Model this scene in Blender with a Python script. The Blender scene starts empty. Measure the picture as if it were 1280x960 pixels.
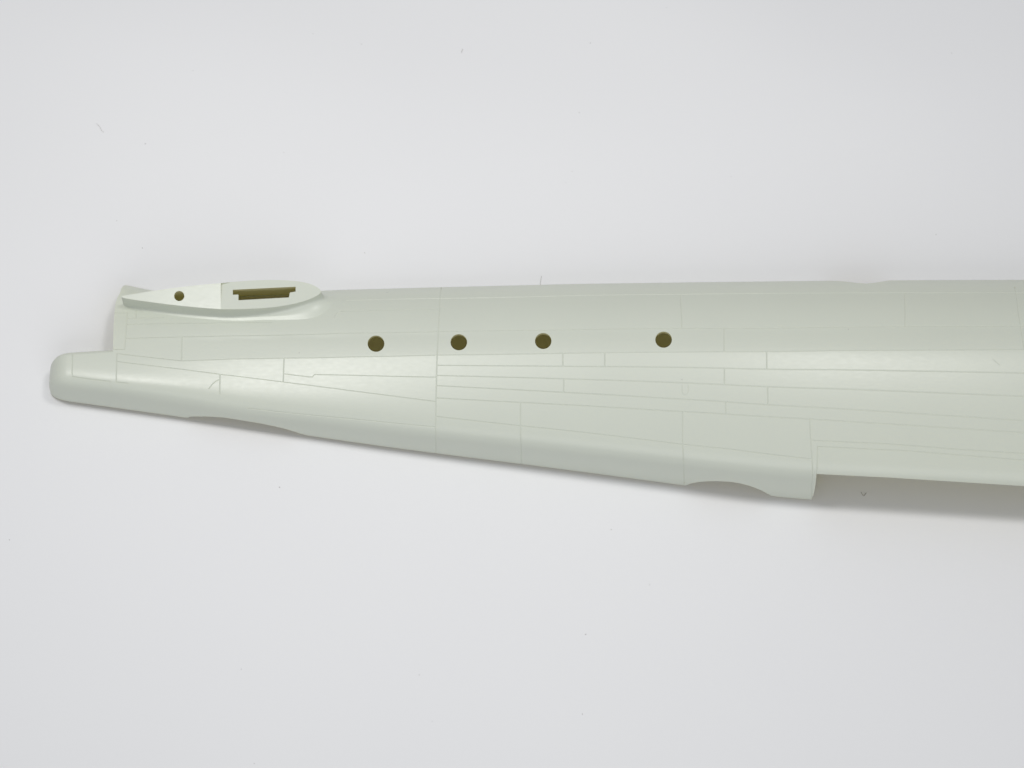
import bpy, bmesh, math, random
import numpy as np
from mathutils import Vector, noise
from mathutils.geometry import delaunay_2d_cdt

random.seed(7)
R = math.radians
scene = bpy.context.scene
col = scene.collection

# ------------------------------------------------------------------ camera
TILT, DIST, FPX = R(25), 0.793, 3172.0       # lens axis 25 deg off the vertical, 0.79 m above the table
cam_d = bpy.data.cameras.new('camera')
cam = bpy.data.objects.new('camera', cam_d)
col.objects.link(cam)
cam.location = (0, -DIST * math.sin(TILT), DIST * math.cos(TILT))
cam.rotation_euler = (TILT, 0, 0)
cam_d.sensor_width = 36
cam_d.lens = FPX / 1280 * 36
cam_d.clip_start, cam_d.clip_end = 0.01, 20
cam_d.dof.use_dof = True
cam_d.dof.focus_distance = DIST - 0.02
cam_d.dof.aperture_fstop = 16
scene.camera = cam

# ------------------------------------------------------------------ light: two softboxes over the table, an added front fill brightening the near side, pale studio room
world = bpy.data.worlds.new('World')
scene.world = world
world.use_nodes = True
bg = world.node_tree.nodes['Background']
bg.inputs[0].default_value = (0.94, 0.96, 1.0, 1)
bg.inputs[1].default_value = 0.33

def softbox(name, loc, aim, size, power, colr, spread=R(125)):
    d = bpy.data.lights.new(name, 'AREA')
    d.shape = 'RECTANGLE'
    d.size, d.size_y = size
    d.energy = power
    d.color = colr
    d.spread = spread
    o = bpy.data.objects.new(name, d)
    col.objects.link(o)
    o.location = loc
    o.rotation_euler = (Vector(aim) - Vector(loc)).to_track_quat('-Z', 'Y').to_euler()
softbox('softbox_light', (-0.22, 0.12, 0.60), (-0.05, 0.0, 0), (0.115, 0.10), 0.545, (1.0, 0.985, 0.955))
softbox('softbox_light', (0.137, 0.125, 0.60), (0.05, 0.0, 0), (0.105, 0.09), 0.335, (1.0, 0.985, 0.96))
softbox('fill_light', (0.10, -0.85, 0.60), (0.02, 0.0, 0.01), (0.9, 0.6), 2.45, (0.97, 0.985, 1.0), R(180))

vs = scene.view_settings
vs.view_transform = 'Standard'
vs.look = 'None'
vs.exposure, vs.gamma = 0.08, 1.0
vs.use_curve_mapping = False

# ------------------------------------------------------------------ helpers
CS, SN = math.cos(TILT), math.sin(TILT)
CAMP = np.array([0, -DIST * math.sin(TILT), DIST * math.cos(TILT)])

def at(px, py, z=0.0):
    """the point of the drawing (px, py) on the level plane of height z, in metres"""
    px, py, z = np.broadcast_arrays(np.asarray(px, float), np.asarray(py, float), np.asarray(z, float))
    a, b = (px - 640) / FPX, (480 - py) / FPX
    d = np.stack([a, b * CS + SN, b * SN - CS], -1)
    t = (z - CAMP[2]) / d[..., 2]
    return CAMP + d * t[..., None]

def seen(P):
    P = np.asarray(P) - CAMP
    x, y, zz = P[..., 0], P[..., 1] * CS + P[..., 2] * SN, P[..., 1] * SN - P[..., 2] * CS
    return 640 + FPX * x / zz, 480 - FPX * y / zz

def gauss(v, sig):
    n = int(sig * 4) + 1
    k = np.exp(-0.5 * (np.arange(-n, n + 1) / sig) ** 2)
    k /= k.sum()
    i = np.arange(1, n + 1)
    a = v[0] - (v[1] - v[0]) * i[::-1]
    b = v[-1] + (v[-1] - v[-2]) * i
    return np.convolve(np.concatenate([a, v, b]), k, 'valid')

def tag(o, label=None, cat=None, group=None, kind=None):
    for k, v in (('label', label), ('category', cat), ('group', group), ('kind', kind)):
        if v: o[k] = v
    return o

def mesh_obj(name, verts, faces, mats, parent=None, smooth=True, normals=None, mat_idx=None):
    me = bpy.data.meshes.new(name)
    me.from_pydata([tuple(v) for v in verts], [], [tuple(int(i) for i in f) for f in faces])
    for m in (mats if isinstance(mats, (list, tuple)) else [mats]): me.materials.append(m)
    if smooth is True or smooth is False:
        me.polygons.foreach_set('use_smooth', [smooth] * len(me.polygons))
    else:
        me.polygons.foreach_set('use_smooth', list(smooth))
    if mat_idx is not None: me.polygons.foreach_set('material_index', list(mat_idx))
    if normals is not None:
        me.normals_split_custom_set_from_vertices([tuple(n) for n in normals])
    me.update()
    o = bpy.data.objects.new(name, me)
    col.objects.link(o)
    if parent: o.parent = parent
    return o

# ------------------------------------------------------------------ materials
def nodes_of(name):
    m = bpy.data.materials.new(name)
    m.use_nodes = True
    nt = m.node_tree
    return m, nt, nt.nodes['Principled BSDF'], nt.nodes['Material Output']

def plastic(name, base, rough, trans, grain=1.0):
    m, nt, p, out = nodes_of(name)
    N, L = nt.nodes, nt.links
    tc = N.new('ShaderNodeTexCoord')
    n1 = N.new('ShaderNodeTexNoise'); n1.inputs['Scale'].default_value = 1400; n1.inputs['Detail'].default_value = 4
    n2 = N.new('ShaderNodeTexNoise'); n2.inputs['Scale'].default_value = 45; n2.inputs['Detail'].default_value = 3
    mp = N.new('ShaderNodeMapping'); mp.inputs['Scale'].default_value = (0.35, 1, 1)
    L.new(tc.outputs['Object'], mp.inputs[0])
    L.new(mp.outputs[0], n1.inputs['Vector'])
    L.new(tc.outputs['Object'], n2.inputs['Vector'])
    bmp = N.new('ShaderNodeBump'); bmp.inputs['Strength'].default_value = 0.09 * grain; bmp.inputs['Distance'].default_value = 0.0002
    L.new(n1.outputs['Fac'], bmp.inputs['Height'])
    L.new(bmp.outputs[0], p.inputs['Normal'])
    ramp = N.new('ShaderNodeMix'); ramp.data_type = 'RGBA'
    ramp.inputs['A'].default_value = (*[c * 0.985 for c in base], 1)
    ramp.inputs['B'].default_value = (*[c * 1.015 for c in base], 1)
    L.new(n2.outputs['Fac'], ramp.inputs['Factor'])
    L.new(ramp.outputs['Result'], p.inputs['Base Color'])
    mr = N.new('ShaderNodeMapRange'); mr.inputs['To Min'].default_value = rough - 0.05; mr.inputs['To Max'].default_value = rough + 0.06
    L.new(n1.outputs['Fac'], mr.inputs['Value'])
    L.new(mr.outputs[0], p.inputs['Roughness'])
    p.inputs['IOR'].default_value = 1.58
    t = N.new('ShaderNodeBsdfTranslucent'); t.inputs['Color'].default_value = (0.86, 0.79, 0.42, 1)
    mix = N.new('ShaderNodeMixShader'); mix.inputs[0].default_value = trans
    L.new(p.outputs[0], mix.inputs[1]); L.new(t.outputs[0], mix.inputs[2])
    L.new(mix.outputs[0], out.inputs['Surface'])
    return m

PLASTIC = plastic('grey_green_plastic', (0.735, 0.78, 0.70), 0.34, 0.17)
INNER = plastic('plastic_inside_light_tint', (0.74, 0.72, 0.48), 0.55, 0.46, 0.5)  # same plastic, colour tinted olive to imitate light coming through the wall

def paper_material():
    m, nt, p, out = nodes_of('white_paper')
    N, L = nt.nodes, nt.links
    tc = N.new('ShaderNodeTexCoord')
    a = N.new('ShaderNodeTexNoise'); a.inputs['Scale'].default_value = 1400; a.inputs['Detail'].default_value = 5
    b = N.new('ShaderNodeTexNoise'); b.inputs['Scale'].default_value = 9; b.inputs['Detail'].default_value = 3
    L.new(tc.outputs['Object'], a.inputs['Vector']); L.new(tc.outputs['Object'], b.inputs['Vector'])
    bump = N.new('ShaderNodeBump'); bump.inputs['Strength'].default_value = 0.10; bump.inputs['Distance'].default_value = 0.0002
    L.new(a.outputs['Fac'], bump.inputs['Height']); L.new(bump.outputs[0], p.inputs['Normal'])
    mx = N.new('ShaderNodeMix'); mx.data_type = 'RGBA'
    mx.inputs['A'].default_value = (0.828, 0.832, 0.848, 1); mx.inputs['B'].default_value = (0.85, 0.853, 0.862, 1)
    L.new(b.outputs['Fac'], mx.inputs['Factor']); L.new(mx.outputs['Result'], p.inputs['Base Color'])
    p.inputs['Roughness'].default_value = 0.75
    p.inputs['Specular IOR Level'].default_value = 0.25
    return m
PAPER = paper_material()

def plain(name, c, rough=0.7):
    m, nt, p, out = nodes_of(name)
    n = nt.nodes.new('ShaderNodeTexNoise'); n.inputs['Scale'].default_value = 3000
    mx = nt.nodes.new('ShaderNodeMix'); mx.data_type = 'RGBA'
    mx.inputs['A'].default_value = (*[v * 0.8 for v in c], 1); mx.inputs['B'].default_value = (*[v * 1.2 for v in c], 1)
    nt.links.new(n.outputs['Fac'], mx.inputs['Factor']); nt.links.new(mx.outputs['Result'], p.inputs['Base Color'])
    p.inputs['Roughness'].default_value = rough
    return m
DUST = plain('grey_dust', (0.46, 0.45, 0.44))
FIBRE = plain('grey_fibre', (0.45, 0.44, 0.41))

# ------------------------------------------------------------------ the paper on the table
def paper_z(x, y):
    # the sheet lies flat under the moulding, lifts in faint waves away from it and sags at the near left corner
    d = max(0.0, -0.055 - 0.14 * (x + 0.1) - y, y - 0.055)
    k = min(1.0, d / 0.09)
    k = k * k * (3 - 2 * k)
    w = noise.noise((x * 9 + 3.1, y * 14 + x * 5, 0.4)) * 0.0036 + noise.noise((x * 22, y * 30, 2.7)) * 0.0004
    g = min(0.2, max(0.0, -(x + 0.05) * 0.5 - (y + 0.065)))
    return k * w - 0.8 * g * g
def paper():
    xs = np.concatenate([np.linspace(-1.2, -0.3, 18, endpoint=False), np.linspace(-0.3, 0.42, 150, endpoint=False), np.linspace(0.42, 1.2, 18)])
    ys = np.concatenate([np.linspace(-0.9, -0.22, 16, endpoint=False), np.linspace(-0.22, 0.26, 110, endpoint=False), np.linspace(0.26, 1.0, 18)])
    V, F = [], []
    for y in ys:
        for x in xs:
            V.append((x, y, paper_z(x, y)))
    nx = len(xs)
    for j in range(len(ys) - 1):
        for i in range(nx - 1):
            a = j * nx + i
            F.append((a, a + 1, a + 1 + nx, a + nx))
    tag(mesh_obj('tabletop', V, F, PAPER), kind='structure')
paper()

# ------------------------------------------------------------------ the hull form: one section, scaled along the length
# two sections (slim boxy tail, wider middle), blended along the length; s is the same arc fraction on both
SL = 1.45
ST = np.linspace(0, SL, 1600)
def section_table(knots):
    """the section from its slope angle (degrees) along the skin, near foot to far foot; closed by a plumb wall down to the table"""
    k = np.array(knots, float)
    s = np.linspace(0, k[-1, 0], 4000)
    a = np.radians(gauss(np.interp(s, k[:, 0], k[:, 1]), 60))
    ds = s[1] - s[0]
    y = np.concatenate([[0], np.cumsum(np.cos(a[:-1]) * ds)])
    z = np.concatenate([[0], np.cumsum(np.sin(a[:-1]) * ds)])
    low = np.nonzero((z < 0) & (s > k[-1, 0] / 2))[0]
    if len(low): y, z = y[:low[0]], z[:low[0]]
    n = int(z[-1] / ds) + 1
    y = np.concatenate([y, np.full(n, y[-1])])
    z = np.concatenate([z, np.linspace(z[-1], 0, n + 1)[1:]])
    w = y.max()
    arc = np.concatenate([[0], np.cumsum(np.hypot(np.diff(y), np.diff(z)))])
    return np.interp(ST, arc * SL / arc[-1], y / w), np.interp(ST, arc * SL / arc[-1], z / w)
TABLES = [section_table([(0, 89), (32, 72), (46, 10), (56, 1), (100, -4), (150, -20), (185, -62), (205, -90)]),
          section_table([(0, 89), (26, 74), (46, 16), (62, 8), (110, 4.5), (125, -2), (170, -22), (205, -62), (228, -90)]),
          section_table([(0, 90), (47, 79), (72, 23), (185, 8), (205, 2), (290, -33), (345, -63), (375, -90)])]
def blend(X):
    X = np.asarray(X, float)
    k = np.interp(X, BX, BK)
    return np.stack([np.clip(1 - k, 0, 1), np.clip(1 - np.abs(k - 1), 0, 1), np.clip(k - 1, 0, 1)])
BX = np.arange(-0.2, 0.32, 0.001)
BK = gauss(np.interp(BX, [-0.118, -0.086, 0.03], [0, 1, 2]), 7)
def sec(X, s):
    k = blend(X)
    return (sum(a * np.interp(s, ST, t[0]) for a, t in zip(k, TABLES)), sum(a * np.interp(s, ST, t[1]) for a, t in zip(k, TABLES)))
def sec_s(X, u):
    """arc position of the section at the fraction u of its width"""
    X, u = np.broadcast_arrays(np.atleast_1d(np.asarray(X, float)), np.atleast_1d(np.asarray(u, float)))
    k = blend(X)
    return np.array([np.interp(b, a[0] * TABLES[0][0] + a[1] * TABLES[1][0] + a[2] * TABLES[2][0], ST) for a, b in zip(k.T, u)])

XG = np.arange(-0.160, 0.3005, 0.001)
low_px = [(40, 495), (85, 501.5), (234, 522.3), (384, 544.3), (467, 556.4), (546, 566.8), (660, 581), (760, 594),
          (857, 607), (930, 616.5), (975, 621.8), (1014, 624.6), (1100, 630), (1280, 641), (1900, 678)]
LIFT = 0.0014                                  # the near rim stands a little clear of the paper
lp = at([p[0] for p in low_px], [p[1] for p in low_px], LIFT)
Y0G = gauss(np.interp(XG, lp[:, 0], lp[:, 1]), 7)
top_px = [(-60, 364.5), (100, 364), (200, 363.6), (260, 364), (330, 363.8), (400, 363), (430, 361.6), (546, 358.6),
          (720, 354.4), (900, 351.9), (1040, 350.4), (1115, 349.9), (1280, 349.3), (1900, 347.5)]
tx, ty_ = np.array([p[0] for p in top_px], float), np.array([p[1] for p in top_px], float)
def solve_width():
    SEC = sec(XG[:, None], ST[None, ::4])
    lo, hi = np.full(len(XG), 0.02), np.full(len(XG), 0.13)
    for _ in range(40):
        w = (lo + hi) / 2
        P = np.stack([np.broadcast_to(XG[:, None], (len(XG), 400)), Y0G[:, None] + w[:, None] * SEC[0], w[:, None] * SEC[1] + LIFT * (1 - SEC[0])], -1)
        px, py = seen(P)
        k = py.argmin(1)
        i = np.arange(len(XG))
        up = py[i, k] < np.interp(px[i, k], tx, ty_)
        hi = np.where(up, w, hi); lo = np.where(up, lo, w)
    return gauss((lo + hi) / 2, 3)
WG = solve_width()
def y0(X): return np.interp(X, XG, Y0G)
def wid(X): return np.interp(X, XG, WG)

# s: metres of section arc at unit width -> position; s is normalised by the local width
CREASE = None
FIN = (float(at(190, 363, 0.012)[0]), float(at(157, 357, 0.012)[0]))
def crease(X, s, w):
    d = np.maximum(0, s - np.interp(X, CREASE[0], CREASE[1])) * w
    return 0.085 * np.clip((X + 0.115) / 0.03, 0, 1) * np.minimum(d, 0.008) * np.exp(-np.maximum(0, d - 0.008) / 0.022)
def hull(X, s):
    X, s = np.asarray(X, float), np.asarray(s, float)
    w = wid(X)
    y, z = sec(X, s)
    y, z = y0(X) + w * y, w * z + LIFT * (1 - y)
    # the upper edge sweeps out into the fin root at the tail end
    f = np.clip((FIN[0] - X) / (FIN[0] - FIN[1]), 0, 1.3) * np.clip((s - 0.95) / 0.30, 0, 1) ** 2
    f = f * np.clip((FIN[0] - X) / (FIN[0] - FIN[1]), 0, 1) ** 0.3 * 0.0019
    y, z = y + f * 0.55, z + f * 0.83
    if CREASE is not None:               # the skin breaks by a few degrees at the long waist joint
        k = crease(X, s, w)
        z = z - k * 0.93
        y = y - k * 0.30
    return np.stack([X, y, z], -1)

def hull_height(X, Y):
    w = wid(X)
    s = sec_s(X, (np.asarray(Y) - y0(X)) / w)
    z = w * sec(X, s)[1] + LIFT * (1 - sec(X, s)[0])
    if CREASE is not None:
        k = crease(X, s, w)
        s = sec_s(X, (np.asarray(Y) + 0.30 * k - y0(X)) / w)
        z = w * sec(X, s)[1] + LIFT * (1 - sec(X, s)[0]) - 0.93 * crease(X, s, w)
    return z if np.ndim(X) else z[0]

_z = 0.015
for _ in range(8):
    _p = at(141.3, 437.5, _z); _z = float(hull_height(_p[0], _p[1]))
XSTEP = float(_p[0])
XTAIL = float(at(61.5, 468, 0.004)[0])
XCAP = float(at(86, 468, 0.01)[0])
RT = 0.0034
tail_px = np.array([(40, 444), (78, 441.6), (100, 440), (130, 438.3), (150, 437.2)], float)
def solve_tail():
    xs = np.linspace(XTAIL - 0.002, XSTEP + 0.001, 60)
    out = []
    e = np.linspace(0, math.pi / 2, 60)
    for x in xs:
        lo, hi = 0.2, 0.95
        for _ in range(30):
            u = (lo + hi) / 2
            w = float(wid(x)); zc = w * sec(x, sec_s(x, u))[1][0] + LIFT * (1 - u); yc = y0(x) + u * w
            P = np.stack([np.full(60, x), yc + RT * np.sin(e), zc * np.cos(e)], -1)
            px, py = seen(P)
            k = py.argmin()
            if py[k] < np.interp(px[k], tail_px[:, 0], tail_px[:, 1]): hi = u
            else: lo = u
        out.append(u)
    return xs, gauss(np.array(out), 3)
TXS, TU = solve_tail()
TSC = sec_s(TXS, TU)
LT = 0.40                                      # length of the rounded far side of the tail cone in s
def tail(X, s):
    X, s = np.asarray(X, float), np.asarray(s, float)
    w = wid(X)
    u = np.interp(X, TXS, TU)
    sc = np.interp(X, TXS, TSC)
    y, z = sec(X, np.minimum(s, sc))
    y, z = y0(X) + w * y, w * z + LIFT * (1 - y)
    e = np.clip((s - sc) / LT, 0, 1) * math.pi / 2
    y = y + RT * np.sin(e)
    z = z * np.cos(e)
    ym = y0(X) + w * u * 0.62
    d = np.clip((XCAP - X) / (XCAP - XTAIL), 0, 1)
    c = (1 - d ** 2.3) ** (1 / 2.3)
    return np.stack([X, ym + (y - ym) * (0.40 + 0.60 * c), z * (0.04 + 0.96 * c)], -1)
def tail_end(X): return np.interp(X, TXS, TSC) + LT

def normals_of(fn, X, s, e=2.5e-4, es=0.006):
    X, s = np.asarray(X, float), np.asarray(s, float)
    smin, smax = 0.0, SL
    du = fn(X + e, s) - fn(X - e, s)
    dv = fn(X, np.minimum(s + es, smax)) - fn(X, np.maximum(s - es, smin))
    n = np.cross(du, dv)
    n /= np.linalg.norm(n, axis=-1, keepdims=True) + 1e-12
    return n

# inverse: drawing point -> (X, s) on the hull or tail
def locate(pts, fn=hull):
    px, py = np.array([p[0] for p in pts], float), np.array([p[1] for p in pts], float)
    out = []
    for a, b in zip(px, py):
        X = float(at(a, b, 0.02)[0])
        for _ in range(4):
            s = np.linspace(0, SL, 900)
            qx, qy = seen(fn(np.full(900, X), s))
            k = int(qy.argmin())
            si = np.interp(-b, -qy[:k + 1], s[:k + 1])
            q = seen(fn(np.array([X]), np.array([si])))
            X += (a - q[0][0]) * 0.25e-3 * 0.97
        out.append((X, float(si)))
    return out

# ------------------------------------------------------------------ panel lines (points of the drawing)
LINES = [
 [(147, 442), (217, 450), (227, 451.1)],
 [(227, 451.1), (290, 448.8), (355, 447.6), (440, 446.1), (545, 443.8), (720, 441.2), (890, 439.4), (1040, 437.9), (1310, 436.4)],
 [(146, 451.8), (224, 461.2), (280, 468.5), (354, 477.5), (390, 482), (440, 488.5), (520, 498.7), (545, 502)],
 [(355, 447.7), (354, 477.4)],
 [(355, 467.2), (386, 471.1), (390.5, 471.2), (393, 468.1), (440, 469), (545, 471.4)],
 [(551.6, 359.6), (550, 374), (548, 415), (546.3, 446), (545, 502), (544.5, 548), (544.5, 565.5)],
 [(546, 456.5), (650, 457.4), (720, 458), (840, 459), (890, 459.8), (1040, 462), (1310, 466.6)],
 [(546, 469.3), (650, 471.9), (720, 474), (852, 478.4), (890, 480), (1040, 485.7), (1310, 496.4)],
 [(546, 482), (720, 491.3), (840, 498.3), (890, 501.1), (1000, 508.1), (1040, 510.3), (1310, 527.6)],
 [(545, 497.4), (720, 506.7), (840, 513.9), (890, 516.5), (1000, 523), (1310, 542.8)],
 [(545, 520.6), (650, 532.3), (720, 539.5), (820, 551.5), (854, 555.8), (911, 561.5), (951, 566.6), (1002, 572.7), (1015, 574.3)],
 [(310, 510.5), (360, 516.2), (440, 523.7), (520, 531.6), (544.6, 534)],
 [(703.5, 441.5), (703.5, 457.8)], [(756, 440.8), (756, 458.4)], [(704.6, 473.8), (704.6, 490.4)],
 [(650.6, 503), (650.6, 532.3), (651.4, 560), (652, 579)],
 [(905.2, 409.8), (905.2, 439.2)], [(958.2, 439), (958.5, 460.7)], [(905.5, 460.2), (905.5, 480.7)],
 [(959.4, 482.6), (960, 505.4)], [(907, 502.2), (907.3, 517.4)],
 [(853.3, 514.7), (853.4, 556), (854.6, 590), (855.4, 604)], [(850.6, 368), (852.4, 409.8)],
 [(1012.4, 524), (1013.2, 545), (1015.2, 573), (1016, 592), (1014.5, 606), (1010.5, 622)],
 [(1013.6, 550.6), (1109, 555), (1214, 563), (1310, 569)],
 [(1021, 591), (1022, 558.4), (1131, 563.6), (1280, 575.5), (1310, 578)],
 [(432, 375.8), (489, 374), (551, 373), (606, 372.3), (715, 369.6), (820, 368.2), (951, 366.8), (1060, 366.2), (1310, 365.8)],
 [(417, 397), (420, 391.5), (425, 389.1), (487, 387.5), (549, 386.5)],
 [(157, 423), (230, 421), (290, 419.8), (420, 416.7), (500, 415.4), (550, 414.4), (601, 413.5), (720, 412), (820, 410.4), (1060, 408.4), (1310, 406.9)],
 [(158, 405.3), (230, 404.1), (290, 403.3), (340, 402.9)],
 [(144, 391), (159, 391)], [(159, 391), (157.6, 412), (155.8, 437)], [(143, 436.8), (156, 436.8)],
 [(170, 385), (170, 397.6)], [(159, 397.7), (205, 397.2)],
 [(227.4, 421.2), (226.9, 451)],
 [(275, 468), (274.7, 492.5)], [(275, 474), (270, 476.3), (265, 480.6), (261, 486.2)],
 [(146.2, 440.5), (145.6, 460), (145.3, 477.5)],
 [(145.3, 477.5), (160.5, 479.2)],
 [(1131, 366.1), (1131.5, 407.8)],
 [(1268.6, 359), (1273, 390), (1279, 428), (1280, 436)],
]
SHALLOW = [  # light scribed marks
 [(852.5, 481.5), (852.6, 489.5), (854, 492.6), (856.5, 493.8), (859, 492.6), (860.3, 489.5), (860.4, 481.5)],
 [(1241, 449), (1250, 456.5)],
]
TAIL_LINES = [
 [(90.6, 443.7), (90.2, 470.6)],
 [(90.2, 470.6), (118, 474.4), (146.5, 477.7)],
]

def dist_segs(P, segs):
    """distance from each point to the nearest segment (all in mm)"""
    out = np.full(len(P), 1e9)
    for a, b in segs:
        ab = b - a
        t = np.clip(((P - a) @ ab) / (ab @ ab + 1e-12), 0, 1)
        d = np.hypot(*(P - a - t[:, None] * ab).T)
        np.minimum(out, d, out)
    return out

def inside(P, poly):
    x, y = P[:, 0], P[:, 1]
    r = np.zeros(len(P), bool)
    n = len(poly)
    for i in range(n):
        x1, y1 = poly[i]; x2, y2 = poly[(i + 1) % n]
        if y1 == y2: continue
        c = ((y1 > y) != (y2 > y)) & (x < (x2 - x1) * (y - y1) / (y2 - y1) + x1)
        r ^= c
    return r

SCALE_S = 72.0        # mm of sheet per unit of s (the mean width of the hull), so that the flat pattern is in mm
_c = locate(LINES[1])
CREASE = (np.array([p[0] for p in _c]), np.array([p[1] for p in _c]))
THICK = 0.0008
root = bpy.data.objects.new('fuselage_half', None)
col.objects.link(root)
tag(root, 'pale grey-green plastic aircraft fuselage half lying hollow side down on white paper', 'model part')

shell_V, shell_F, shell_S, shell_M = [], [], [], []
def add_shell(V, F, smooth, mi):
    o = len(shell_V)
    shell_V.extend(V)
    shell_F.extend([tuple(i + o for i in f) for f in F])
    shell_S.extend([smooth] * len(F)); shell_M.extend([mi] * len(F))

def skin(fn, outline, holes, lines, grid, gw=0.46, gd=0.15, shallow=()):
    """flat pattern -> panels, engraved joints, inner skin and cut edges. All 2D data in mm of the flat pattern."""
    segs = []
    polys = [np.array(l, float) for l in lines]
    base = [[(l[i], l[i + 1]) for i in range(len(l) - 1)] for l in polys]
    ob = np.array(outline)
    oseg = [(ob[i], ob[(i + 1) % len(ob)]) for i in range(len(ob))]
    for k, l in enumerate(polys):                    # run each line into the line or the edge it meets
        other = [s for j, b in enumerate(base) if j != k for s in b] + oseg
        for e, nb in ((0, 1), (-1, -2)):
            p = l[e]
            best = (1.3, None)
            for a, b in other:
                ab = b - a
                t = min(1, max(0, ((p - a) @ ab) / (ab @ ab + 1e-12)))
                q = a + t * ab
                d = math.hypot(*(p - q))
                if d < best[0]: best = (d, q)
            if best[1] is not None:
                dv = p - l[nb]; dv /= math.hypot(*dv) + 1e-9
                l[e] = best[1] + dv * 0.05
    cv, ce = [], []
    def addpoly(pts, closed):
        o = len(cv)
        cv.extend([tuple(p) for p in pts])
        n = len(pts)
        ce.extend([(o + i, o + (i + 1) % n) for i in range(n if closed else n - 1)])
    addpoly(outline, True)
    for h in holes: addpoly(h, True)
    deep, soft = [], []
    def dens(l, step=2.0):
        out = [l[0]]
        for a, b in zip(l[:-1], l[1:]):
            n = max(1, int(math.hypot(*(b - a)) / step))
            out += [a + (b - a) * i / n for i in range(1, n + 1)]
        return np.array(out)
    for l, w, store in [(q, gw, deep) for q in polys] + [(np.array(q, float), gw * 0.7, soft) for q in shallow]:
        l = dens(l)
        t = np.gradient(l, axis=0); t /= np.linalg.norm(t, axis=1, keepdims=True) + 1e-9
        n = np.stack([-t[:, 1], t[:, 0]], 1) * w / 2
        addpoly(l, False); addpoly(l + n, False); addpoly(l - n, False)
        store += [(l[i], l[i + 1]) for i in range(len(l) - 1)]
    segs = deep + soft
    g = grid
    if segs:
        g = g[dist_segs(g, segs) > 0.5]
    hseg = oseg + [(np.array(h[i]), np.array(h[(i + 1) % len(h)])) for h in holes for i in range(len(h))]
    g = g[dist_segs(g, hseg) > 0.35]
    g = g[inside(g, outline)]
    for p in g: cv.append(tuple(p))
    r = delaunay_2d_cdt([Vector(v) for v in cv], ce, [], 0, 1e-4)
    P = np.array([tuple(v) for v in r[0]])
    T = np.array([f for f in r[2] if len(f) == 3])
    c = P[T].mean(1)
    keep = inside(c, outline)
    for h in holes: keep &= ~inside(c, h)
    T, c = T[keep], c[keep]
    ar = 0.5 * ((P[T[:, 1], 0] - P[T[:, 0], 0]) * (P[T[:, 2], 1] - P[T[:, 0], 1]) - (P[T[:, 2], 0] - P[T[:, 0], 0]) * (P[T[:, 1], 1] - P[T[:, 0], 1]))
    T = np.where((ar > 0)[:, None], T, T[:, ::-1])
    X, s = P[:, 0] / 1000, P[:, 1] / SCALE_S
    pos, nor = fn(X, s), normals_of(fn, X, s)
    depth = np.zeros(len(P))
    groove = np.zeros(len(T), bool)
    for st, w, dp in ((deep, gw, gd), (soft, gw * 0.7, gd * 0.5)):
        if not st: continue
        depth = np.maximum(depth, dp * np.clip(1 - dist_segs(P, st) / (w / 2), 0, 1))
        groove |= dist_segs(c, st) < w / 2 * 0.97
    out = pos - nor * depth[:, None] / 1000
    # connected panels
    par = list(range(len(T)))
    def find(i):
        while par[i] != i:
            par[i] = par[par[i]]; i = par[i]
        return i
    edge = {}
    for k, t in enumerate(T):
        for a, b in ((t[0], t[1]), (t[1], t[2]), (t[2], t[0])):
            e = (min(a, b), max(a, b))
            if e in edge:
                j = edge[e][0]
                edge[e] = (j, k, a, b)
                if groove[j] == groove[k] == False:
                    x, y = find(j), find(k)
                    if x != y: par[x] = y
            else: edge[e] = (k, None, a, b)
    comp = {}
    for k in range(len(T)):
        if not groove[k]: comp.setdefault(find(k), []).append(k)
    A = np.abs(ar)[keep.nonzero()[0] if False else slice(None)]
    panels, rest = [], []
    for ks in comp.values():
        (panels if A[ks].sum() > 4.0 else rest).append(ks)
    panels.sort(key=lambda ks: (round(c[ks][:, 0].mean(), 2), c[ks][:, 1].mean()))
    for ks in panels:
        f = T[ks]
        u, inv = np.unique(f, return_inverse=True)
        mesh_obj('skin_panel', pos[u], inv.reshape(f.shape), PLASTIC, root, True, nor[u])
    gt = list(np.nonzero(groove)[0])
    if gt:
        f = T[gt]; u, inv = np.unique(f, return_inverse=True)
        add_shell([tuple(v) for v in out[u]], [tuple(t) for t in inv.reshape(f.shape)], False, 0)
    for ks in rest:
        f = T[ks]; u, inv = np.unique(f, return_inverse=True)
        add_shell([tuple(v) for v in out[u]], [tuple(t) for t in inv.reshape(f.shape)], True, 0)
    inn = pos - nor * THICK
    inn[:, 2] = np.maximum(inn[:, 2], 0.0)
    u, inv = np.unique(T, return_inverse=True)
    add_shell([tuple(v) for v in inn[u]], [tuple(t[::-1]) for t in inv.reshape(T.shape)], True, 1)
    # cut edges
    b = [(v[2], v[3]) for v in edge.values() if v[1] is None]
    return P, b, out, inn, nor

def flat(pts): return [(X * 1000, s * SCALE_S) for X, s in pts]

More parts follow.
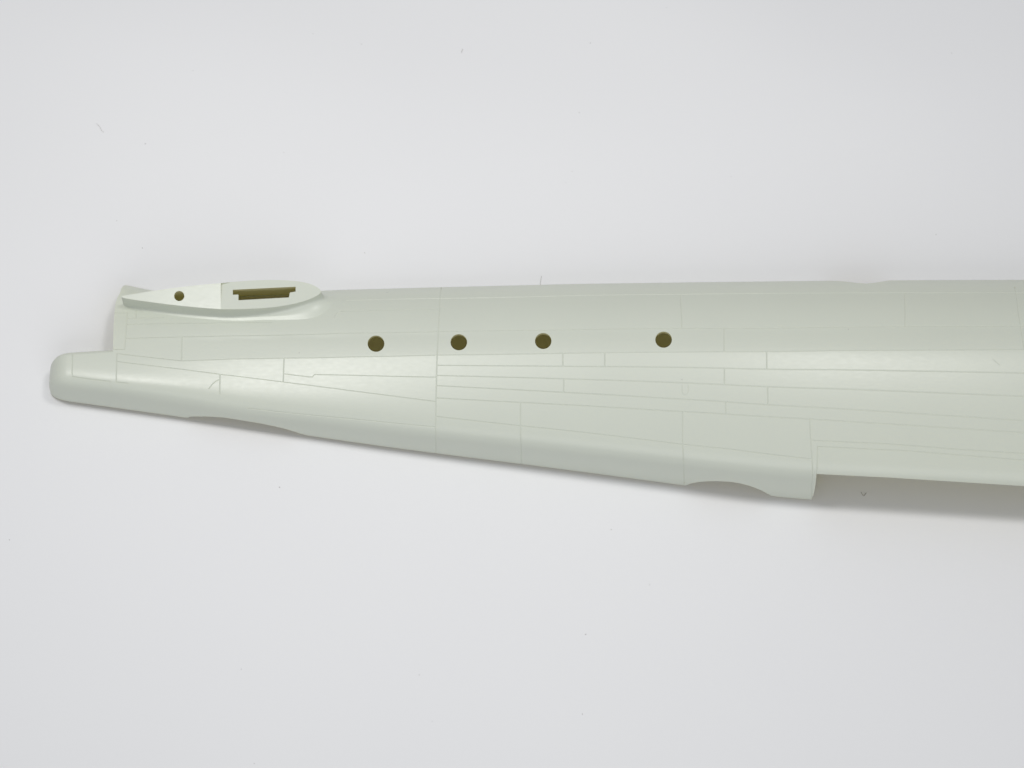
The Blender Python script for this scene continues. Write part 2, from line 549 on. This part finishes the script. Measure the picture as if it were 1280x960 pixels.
# --- main hull flat pattern
XEND = 0.285
s_cut = locate([(1020.6, 592.4), (1112, 597), (1280, 607.6), (1340, 611.3)])
slope = (s_cut[-1][1] - s_cut[1][1]) / (s_cut[-1][0] - s_cut[1][0])
s_cut.append((XEND, s_cut[-1][1] + slope * (XEND - s_cut[-1][0])))
Xof = lambda px, py: float(at(px, py, LIFT)[0])
near = [(XSTEP, 0.0)]
near += [(Xof(234.2, 522.4), 0.0)] + locate([(235.5, 521.6), (238, 520.8), (258, 520.6), (280, 522.0), (296, 524.4), (312.5, 527.2), (328, 529.8), (340.6, 532.4), (356, 536.0), (368.7, 539.8), (377, 542.6)]) + [(Xof(384.5, 544.4), 0.0)]
near += [(Xof(856.5, 607), 0.0)] + locate([(859, 606), (864, 604.2), (871, 602.8), (879.6, 602), (888, 601.5), (897, 601.5), (907, 601.9), (916.7, 602.8), (926, 604.5), (936, 607), (944, 609.8), (952, 613.2), (958, 616.4), (964, 619.6)]) + [(Xof(972, 621.5), 0.0)]
near += [(Xof(1014, 624.4), 0.0)] + locate([(1017, 618), (1018.6, 611), (1019.8, 603)])
near += s_cut
s_sil = 0.0
def silhouette_s(px):
    X = float(at(px, 352, 0.02)[0])
    s = np.linspace(0, SL, 2000)
    qx, qy = seen(hull(np.full(2000, X), s))
    return X, float(s[qy.argmin()])
nl, nr = silhouette_s(1043), silhouette_s(1118)
notch = [(nr[0] + 0.001, SL)] + [(nr[0], nr[1] + 0.12), nr] + locate([(1106, 351.3), (1095, 353.2), (1083, 354.4), (1071, 353.6), (1058, 352)]) + [nl, (nl[0], nl[1] + 0.12), (nl[0] - 0.001, SL)]
left = locate([(150, 366), (146.2, 373), (144, 381), (142.4, 400), (141.6, 420), (141.2, 437.6)])
left = [(left[0][0] + 0.0012, SL), (left[0][0] + 0.0008, silhouette_s(157)[1])] + left
left[-1] = (XSTEP, left[-1][1])
outline = flat(near + [(XEND, SL)] + notch + left)
def densify(poly, step=3.0):
    out = []
    for i in range(len(poly)):
        a, b = np.array(poly[i]), np.array(poly[(i + 1) % len(poly)])
        n = max(1, int(np.hypot(*(b - a)) / step))
        out += [tuple(a + (b - a) * k / n) for k in range(n)]
    return out
outline = densify(outline)

def hole_loop(px, py, d, n=40):
    return flat(locate([(px + d / 2 * math.cos(a), py + d / 2 * 0.97 * math.sin(a)) for a in np.linspace(0, 2 * math.pi, n, endpoint=False)]))
HOLES = [(470, 429.6, 21), (573.5, 427.8, 20.8), (679, 426.3, 20.6), (829.5, 424.6, 20.8)]
hole_loops = [hole_loop(*h) for h in HOLES]

# --- tailplane root, drawn on its own level planes
Z_ROOT = 0.0
xa = float(at(330, 375, 0.03)[0]); ya = float(at(330, 375, 0.03)[1])
Z_FACE = float(hull_height(xa, ya)) + 0.0033
face_px = [(276, 353.9), (290, 352.4), (307, 351.1), (322, 350.3), (338, 349.9), (354, 350.2), (369, 351.2), (378, 352.5), (386, 354.3), (392, 356.6), (397, 359.3), (400.5, 362.2),
           (401.3, 364), (400.2, 366.6), (396.5, 369.4), (391, 372.2), (386, 374.3), (379, 376.7), (369, 379.4), (357, 381.8), (344, 383.7), (330, 385.1), (318, 385.8), (307, 386.2), (292, 386.5), (276, 386.4)]
rear_px = [(276, 386.4), (260, 385.3), (244, 384), (227.5, 382.4), (209, 380.3), (190, 377.8), (176, 375.9), (165, 374.3), (157, 372.9), (152, 371.6),
           (152.2, 370.2), (160, 368.6), (175, 366.2), (190, 363.7), (207, 361.2), (223, 359.1), (240, 357.1), (258, 355.3), (276, 353.9)]
face = [at(a, b, Z_FACE) for a, b in face_px]
X_J, Y_J = float(face[0][0]), float(face[0][1]) - 0.001
te = at(152, 371, 0.03)
Z_TE = float(hull_height(*at(152, 371, 0.022)[:2])) + 0.0043
X_TE = float(at(152, 371, Z_TE)[0])
def z_rear(X, Y=None):
    t = np.clip((X_J - X) / (X_J - X_TE), 0, 1)
    z = Z_FACE + 0.0003 - (Z_FACE + 0.0003 - Z_TE) * (0.80 * t + 0.20 * t * t)
    # leans a few degrees towards the near edge, and is slightly rounded across
    return z if Y is None else z + 0.115 * np.clip(Y - (Y_J - 0.0042), -0.02, 0.02) - 2.5 * np.clip(Y_J - 0.0042 - Y, 0, 0.02) ** 2
def at_rear(a, b):
    z = Z_FACE
    for _ in range(12):
        P = at(a, b, z); z = float(z_rear(P[0], P[1]))
    return at(a, b, z)
rear = [at_rear(a, b) for a, b in rear_px]

# hollow under the tailplane root: the hull is open there
ring = np.array([p[:2] for p in face[1:-1]] + [p[:2] for p in rear[1:-1]])
cen = ring.mean(0)
def shrink(pts, d):
    pts = np.array(pts); n = len(pts)
    t = np.roll(pts, -1, 0) - np.roll(pts, 1, 0)
    t /= np.linalg.norm(t, axis=1, keepdims=True)
    a = 0.5 * np.sum(pts[:, 0] * np.roll(pts[:, 1], -1) - np.roll(pts[:, 0], -1) * pts[:, 1])
    nn = np.stack([t[:, 1], -t[:, 0]], 1) * (1 if a > 0 else -1)   # outward
    return pts - nn * d, nn
inner_ring, _ = shrink(ring, 0.0016)
keepi = inner_ring[:, 0] > X_TE + 0.016
inner_ring = inner_ring[keepi]
def to_flat(xy):
    X, Y = xy[:, 0], xy[:, 1]
    w = wid(X)
    return list(zip(X * 1000, sec_s(X, (Y - y0(X)) / w) * SCALE_S))
root_hole = to_flat(inner_ring)

lines = [flat(locate(l)) for l in LINES]
for l in lines:                                   # lines that run on past the right edge go on to the end of the moulding
    if abs(l[-1][0] - locate([(1310, 450)])[0][0] * 1000) < 6:
        a, b = np.array(l[-2]), np.array(l[-1])
        e = b + (b - a) * (XEND * 1000 + 2 - b[0]) / (b[0] - a[0])
        l.append(tuple(e))
shallow = [flat(locate(l)) for l in SHALLOW]
gx = np.arange(XSTEP * 1000 + 1, XEND * 1000, 2.4)
gs = np.concatenate([np.arange(0.35, 34, 0.85), np.arange(34, SL * SCALE_S, 1.6)])
G = np.array([(x + (0.6 if j % 2 else -0.6), s) for x in gx for j, s in enumerate(gs)])
main = skin(hull, outline, hole_loops + [root_hole], lines, G, shallow=shallow)

# --- tail cone flat pattern
xs_t = np.concatenate([np.linspace(XTAIL, XTAIL + 0.0012, 7), np.linspace(XTAIL + 0.0016, XCAP, 11), np.linspace(XCAP + 0.001, XSTEP, 9)])
t_out = [(x * 1000, 0.0) for x in xs_t]
seam = [(XSTEP * 1000, s) for s in np.arange(0.85, tail_end(XSTEP) * SCALE_S - 0.3, 0.85)]
t_out += seam
t_out += [(x * 1000, float(tail_end(x)) * SCALE_S) for x in xs_t[::-1]]
t_out += [(XTAIL * 1000, s) for s in np.arange(tail_end(XTAIL) * SCALE_S - 1.5, 0.8, -1.5)]
tl = [flat(locate(l, tail)) for l in TAIL_LINES]
G2 = np.array([(x * 1000, s) for x in xs_t[1:-1] for s in np.arange(0.4, 80, 0.8)])
tailm = skin(tail, t_out, [], tl, G2)

for P, b, out, inn, nor in (main, tailm):
    V, F = [], []
    for i, j in b:
        o = len(V)
        V += [tuple(out[i]), tuple(out[j]), tuple(inn[j]), tuple(inn[i])]
        F.append((o + 1, o, o + 3, o + 2))
    add_shell(V, F, False, 1)
mesh_obj('shell', shell_V, shell_F, [PLASTIC, INNER], root, shell_S, None, shell_M)

# ------------------------------------------------------------------ tailplane root
def tailplane_root():
    full = np.array([tuple(p) for p in face[1:-1]] + [tuple(p) for p in rear[:]])      # closed loop, front face then rear
    d2, nn = shrink(full[:, :2], 0.0)
    n = len(full)
    # finer loop
    idx = np.arange(n + 1); fl = np.vstack([full, full[:1]]); nl_ = np.vstack([nn, nn[:1]])
    seg = np.concatenate([[0], np.cumsum(np.linalg.norm(np.diff(fl[:, :2], axis=0), axis=1))])
    q = np.linspace(0, seg[-1], 261)[:-1]
    loop = np.stack([np.interp(q, seg, fl[:, k]) for k in range(3)], 1)
    nrm = np.stack([gauss(np.interp(q, seg, nl_[:, k]), 2) for k in range(2)], 1)
    nrm /= np.linalg.norm(nrm, axis=1, keepdims=True)
    hs = loop[:, 2] - hull_height(loop[:, 0], loop[:, 1])
    # the fillet is narrow along the side and spreads towards the rounded front
    lx, _ = seen(loop)
    near_w = np.interp(lx, [150, 190, 227, 276, 330, 357, 380, 391, 401], [.0009, .0013, .0015, .0017, .0022, .0034, .0050, .0053, .0040])
    far_w = np.interp(lx, [150, 276, 385, 401], [.0010, .0014, .0020, .0040])
    t = np.clip(0.5 - nrm[:, 1] * 1.6, 0, 1)
    RW = near_w * t + far_w * (1 - t)
    RW = RW * np.clip(1 - 1.6 * np.clip(-nrm[:, 0] - 0.35, 0, 1), 0.15, 1)
    RW = gauss(np.concatenate([RW[-30:], RW, RW[:30]]), 2.5)[30:-30]
    V, rows = [], []
    hh = loop[:, 2] - hull_height(loop[:, 0], loop[:, 1])
    lip = np.minimum(0.0010, RW * 0.5)                 # the last stretch runs out at a shallow angle and meets the skin in a crease
    sl = np.minimum(0.32, 0.35 * hh / RW)
    for a in [0, .012, .03, .06, .10, .16, .23, .31, .40, .50, .60, .70, .80, .88, .95, 1.0, 1.04]:
        xy = loop[:, :2] + nrm * (RW * a)[:, None]
        base = hull_height(xy[:, 0], xy[:, 1])
        e = np.clip(1 - RW * a / (RW - lip), 0, 1)
        z = base + sl * RW * (1 - a) + (hh - sl * RW) * (0.55 * e ** 14 + 0.45 * e ** 2.2)
        rows.append(np.column_stack([xy, np.minimum(z, loop[:, 2])]))
    m = len(loop)
    for r in rows: V += [tuple(p) for p in r]
    F = []
    ccw = 0.5 * np.sum(loop[:, 0] * np.roll(loop[:, 1], -1) - np.roll(loop[:, 0], -1) * loop[:, 1]) > 0
    for k in range(len(rows) - 1):
        for i in range(m):
            j = (i + 1) % m
            f = (k * m + i, (k + 1) * m + i, (k + 1) * m + j, k * m + j)
            F.append(f if ccw else f[::-1])
    # the inside of the wall
    iv = loop[:, :2] - nrm * (0.0011 * np.clip((loop[:, 0] - X_TE) / 0.012, 0.04, 1))[:, None]
    o = len(V)
    V += [(*iv[i], loop[i, 2] - 0.0012) for i in range(m)] + [(*iv[i], float(hull_height(*iv[i])) - 0.0015) for i in range(m)]
    for i in range(m):
        j = (i + 1) % m
        f = (o + i, o + j, o + m + j, o + m + i)
        F.append(f if ccw else f[::-1])
    ni = len(F) - m
    part = mesh_obj('tailplane_root', V, F, [PLASTIC, INNER], root, True, None, [0] * ni + [1] * m)
    def plate(name, loop3, zf, hole_px, zpick, grid_extra=None, tilt=None):
        pts = [tuple(p[:2] * 1000) for p in np.array(loop3)]
        cv = list(pts); n0 = len(pts)
        ce = [(i, (i + 1) % n0) for i in range(n0)]
        hp = [tuple(zpick(a, b)[:2] * 1000) for a, b in hole_px]
        o = len(cv); cv += hp
        ce += [(o + i, o + (i + 1) % len(hp)) for i in range(len(hp))]
        if grid_extra is not None:
            g = np.array(grid_extra)
            sg = [(np.array(pts[i]), np.array(pts[(i + 1) % n0])) for i in range(n0)] + [(np.array(hp[i]), np.array(hp[(i + 1) % len(hp)])) for i in range(len(hp))]
            g = g[inside(g, pts)]; g = g[dist_segs(g, sg) > 0.2]
            cv += [tuple(p) for p in g]
        r = delaunay_2d_cdt([Vector(v) for v in cv], ce, [], 0, 1e-4)
        P = np.array([tuple(v) for v in r[0]]); T = np.array([f for f in r[2] if len(f) == 3])
        c = P[T].mean(1)
        T = T[inside(c, pts) & ~inside(c, hp)]
        z = zf(P[:, 0] / 1000, P[:, 1] / 1000)
        top = np.column_stack([P / 1000, z])
        ar = (P[T[:, 1], 0] - P[T[:, 0], 0]) * (P[T[:, 2], 1] - P[T[:, 0], 1]) - (P[T[:, 2], 0] - P[T[:, 0], 0]) * (P[T[:, 1], 1] - P[T[:, 0], 1])
        T = np.where((ar > 0)[:, None], T, T[:, ::-1])
        V = [tuple(p) for p in top] + [(p[0], p[1], p[2] - 0.0013) for p in top]
        F = [tuple(t) for t in T]; S = [True] * len(F); M = [0] * len(F)
        N = len(top)
        for t in T: F.append((t[2] + N, t[1] + N, t[0] + N)); S.append(True); M.append(1)
        cnt = {}
        for t in T:
            for a, b in ((t[0], t[1]), (t[1], t[2]), (t[2], t[0])):
                e = (min(a, b), max(a, b)); cnt.setdefault(e, []).append((a, b))
        base = len(V)
        for e, l in cnt.items():
            if len(l) == 1:
                a, b = l[0]
                seam = abs(P[a, 0] / 1000 - X_J) < 2e-5 and abs(P[b, 0] / 1000 - X_J) < 2e-5
                if not seam and not (min(dist_segs(P[[a, b]].mean(0)[None], [(np.array(hp[q]), np.array(hp[(q + 1) % len(hp)])) for q in range(len(hp))])) < 0.05): continue
                V += [V[a], V[b], V[b + N], V[a + N]]
                F.append((base + 1, base, base + 3, base + 2)); S.append(False); M.append(0 if seam else 1)
                base += 4
        return mesh_obj(name, V, F, [PLASTIC, INNER], part, S, None, M)
    slot = [(291, 362.2), (369.5, 358.4), (369.5, 364.5), (362.4, 365.6), (361.2, 371.8), (298, 375.3), (298, 368.2), (291, 368.4)]
    plate('mounting_face', [p for p in face], lambda x, y: np.full(len(x), Z_FACE), slot, lambda a, b: at(a, b, Z_FACE))
    circ = [(224 + 6.4 * math.cos(a), 370 + 6.3 * math.sin(a)) for a in np.linspace(0, 2 * math.pi, 28, endpoint=False)]
    gx = np.concatenate([np.arange(X_TE * 1000, X_J * 1000 - 2.2, 1.2), np.arange(X_J * 1000 - 2.0, X_J * 1000, 0.4)])
    yy = np.array([p[1] for p in rear]) * 1000
    ge = [(x, y) for x in gx for y in np.arange(yy.min(), yy.max(), 0.8)]
    ymid_of = lambda x: np.interp(x, [X_TE, X_J], [float(rear[9][1]), float((rear[0][1] + rear[-1][1]) / 2)])
    half_of = lambda x: np.interp(x, [X_TE, X_J], [0.0006, float(abs(rear[0][1] - rear[-1][1]) / 2)])
    plate('tapered_face', rear, lambda x, y: z_rear(x, y), circ, at_rear, ge)
tailplane_root()

# ------------------------------------------------------------------ dust and lint on the paper
def speck(px, py, r, label, group):
    bm = bmesh.new()
    bmesh.ops.create_icosphere(bm, subdivisions=2, radius=1)
    sd = random.random() * 50
    for v in bm.verts:
        k = 1 + 0.45 * noise.noise(v.co * 1.3 + Vector((sd, 0, 0)))
        v.co = Vector((v.co.x * k * 1.25, v.co.y * k * 0.85, v.co.z * k * 0.5)) * r
    me = bpy.data.meshes.new('dust_speck'); bm.to_mesh(me); bm.free()
    me.polygons.foreach_set('use_smooth', [True] * len(me.polygons))
    me.materials.append(DUST)
    o = bpy.data.objects.new('dust_speck', me); col.objects.link(o)
    p = at(px, py)
    o.location = (p[0], p[1], paper_z(p[0], p[1]) + r * 0.3 - 0.00005)
    o.rotation_euler = (0, 0, random.random() * 6)
    tag(o, label, 'dust', group)

def fibre(pts, rad, label, zs=None):
    P = [Vector(at(a, b, (zs[i] if zs else 0.0)) + np.array([0, 0, rad * 0.9 + paper_z(*at(a, b)[:2])])) for i, (a, b) in enumerate(pts)]
    # smooth centre line
    Q = []
    for i in range(len(P) - 1):
        p0, p1, p2, p3 = P[max(i - 1, 0)], P[i], P[i + 1], P[min(i + 2, len(P) - 1)]
        for k in range(5):
            t = k / 5
            Q.append(0.5 * ((2 * p1) + (p2 - p0) * t + (2 * p0 - 5 * p1 + 4 * p2 - p3) * t * t + (3 * p1 - p0 - 3 * p2 + p3) * t ** 3))
    Q.append(P[-1])
    V, F = [], []
    for i, q in enumerate(Q):
        d = (Q[min(i + 1, len(Q) - 1)] - Q[max(i - 1, 0)]).normalized()
        a = d.cross(Vector((0, 0.3, 1))).normalized(); b = d.cross(a)
        rr = rad * (0.45 if i in (0, len(Q) - 1) else 1)
        V += [tuple(q + (a * math.cos(t) + b * math.sin(t)) * rr) for t in (k * math.pi / 3 for k in range(6))]
    for i in range(len(Q) - 1):
        for k in range(6):
            F.append((i * 6 + k, i * 6 + (k + 1) % 6, i * 6 + 6 + (k + 1) % 6, i * 6 + 6 + k))
    F += [tuple(range(5, -1, -1)), tuple(range(len(V) - 6, len(V)))]
    tag(mesh_obj('lint_fibre', V, F, FIBRE), label, 'lint')

for x, y, r in [(182, 181, .32), (391, 42, .2), (452, 54, .24), (833, 10, .18), (738, 52, .26), (724, 140, .24), (1189, 68, .24), (1170, 293, .24),
                (146, 276, .24), (178, 310, .26), (456, 316, .26), (914, 221, .2), (707, 228, .18), (242, 92, .22), (355, 191, .2), (715, 214, .2)]:
    speck(x, y, r * 0.001 * 0.6, 'tiny grey dust speck on the white paper behind the fuselage half', 'dust specks on the paper behind')
for x, y, r in [(349.5, 609, .30), (11, 673, .26), (764, 662, .26), (732, 793, .28), (728, 892, .24), (812, 731, .22), (301, 834, .22), (524, 843, .2), (316, 949, .2), (540, 900, .18)]:
    speck(x, y, r * 0.001 * 0.6, 'tiny grey dust speck on the white paper in front of the fuselage half', 'dust specks on the paper in front')
fibre([(121, 156), (125, 160), (127, 164), (130, 167)], 0.00006, 'short curved grey lint fibre on the paper at upper left')
fibre([(578.5, 58.5), (577.5, 61), (576.5, 63.5)], 0.00008, 'tiny straight lint fibre on the paper near the top edge')
fibre([(1076, 615), (1079.5, 620), (1083, 616)], 0.00010, 'small V shaped lint fibre on the paper under the open belly edge')
_p = at(676.5, 357, 0.0)
fibre([(676.8, 345), (676.0, 350), (675.4, 356), (675.2, 361)], 0.00007, 'fine grey hair on the paper poking out behind the far edge of the fuselage half', None)

for px, py, lab in [(374, 441, 'tiny grey dust speck on the skin just above the long waist joint at left'), (852.5, 474.5, 'tiny grey dust speck on the skin between two long joints at right'),
                    (1060.5, 411.5, 'tiny grey dust speck high on the skin below the shallow notch'), (484, 365.5, 'tiny grey dust speck on the upper skin behind the first round hole')]:
    X, sv = locate([(px, py)])[0]
    P = hull(X, sv)
    speck(px, py, 0.00013, lab, 'dust specks on the plastic skin')
    o = list(col.objects)[-1]
    o.location = P
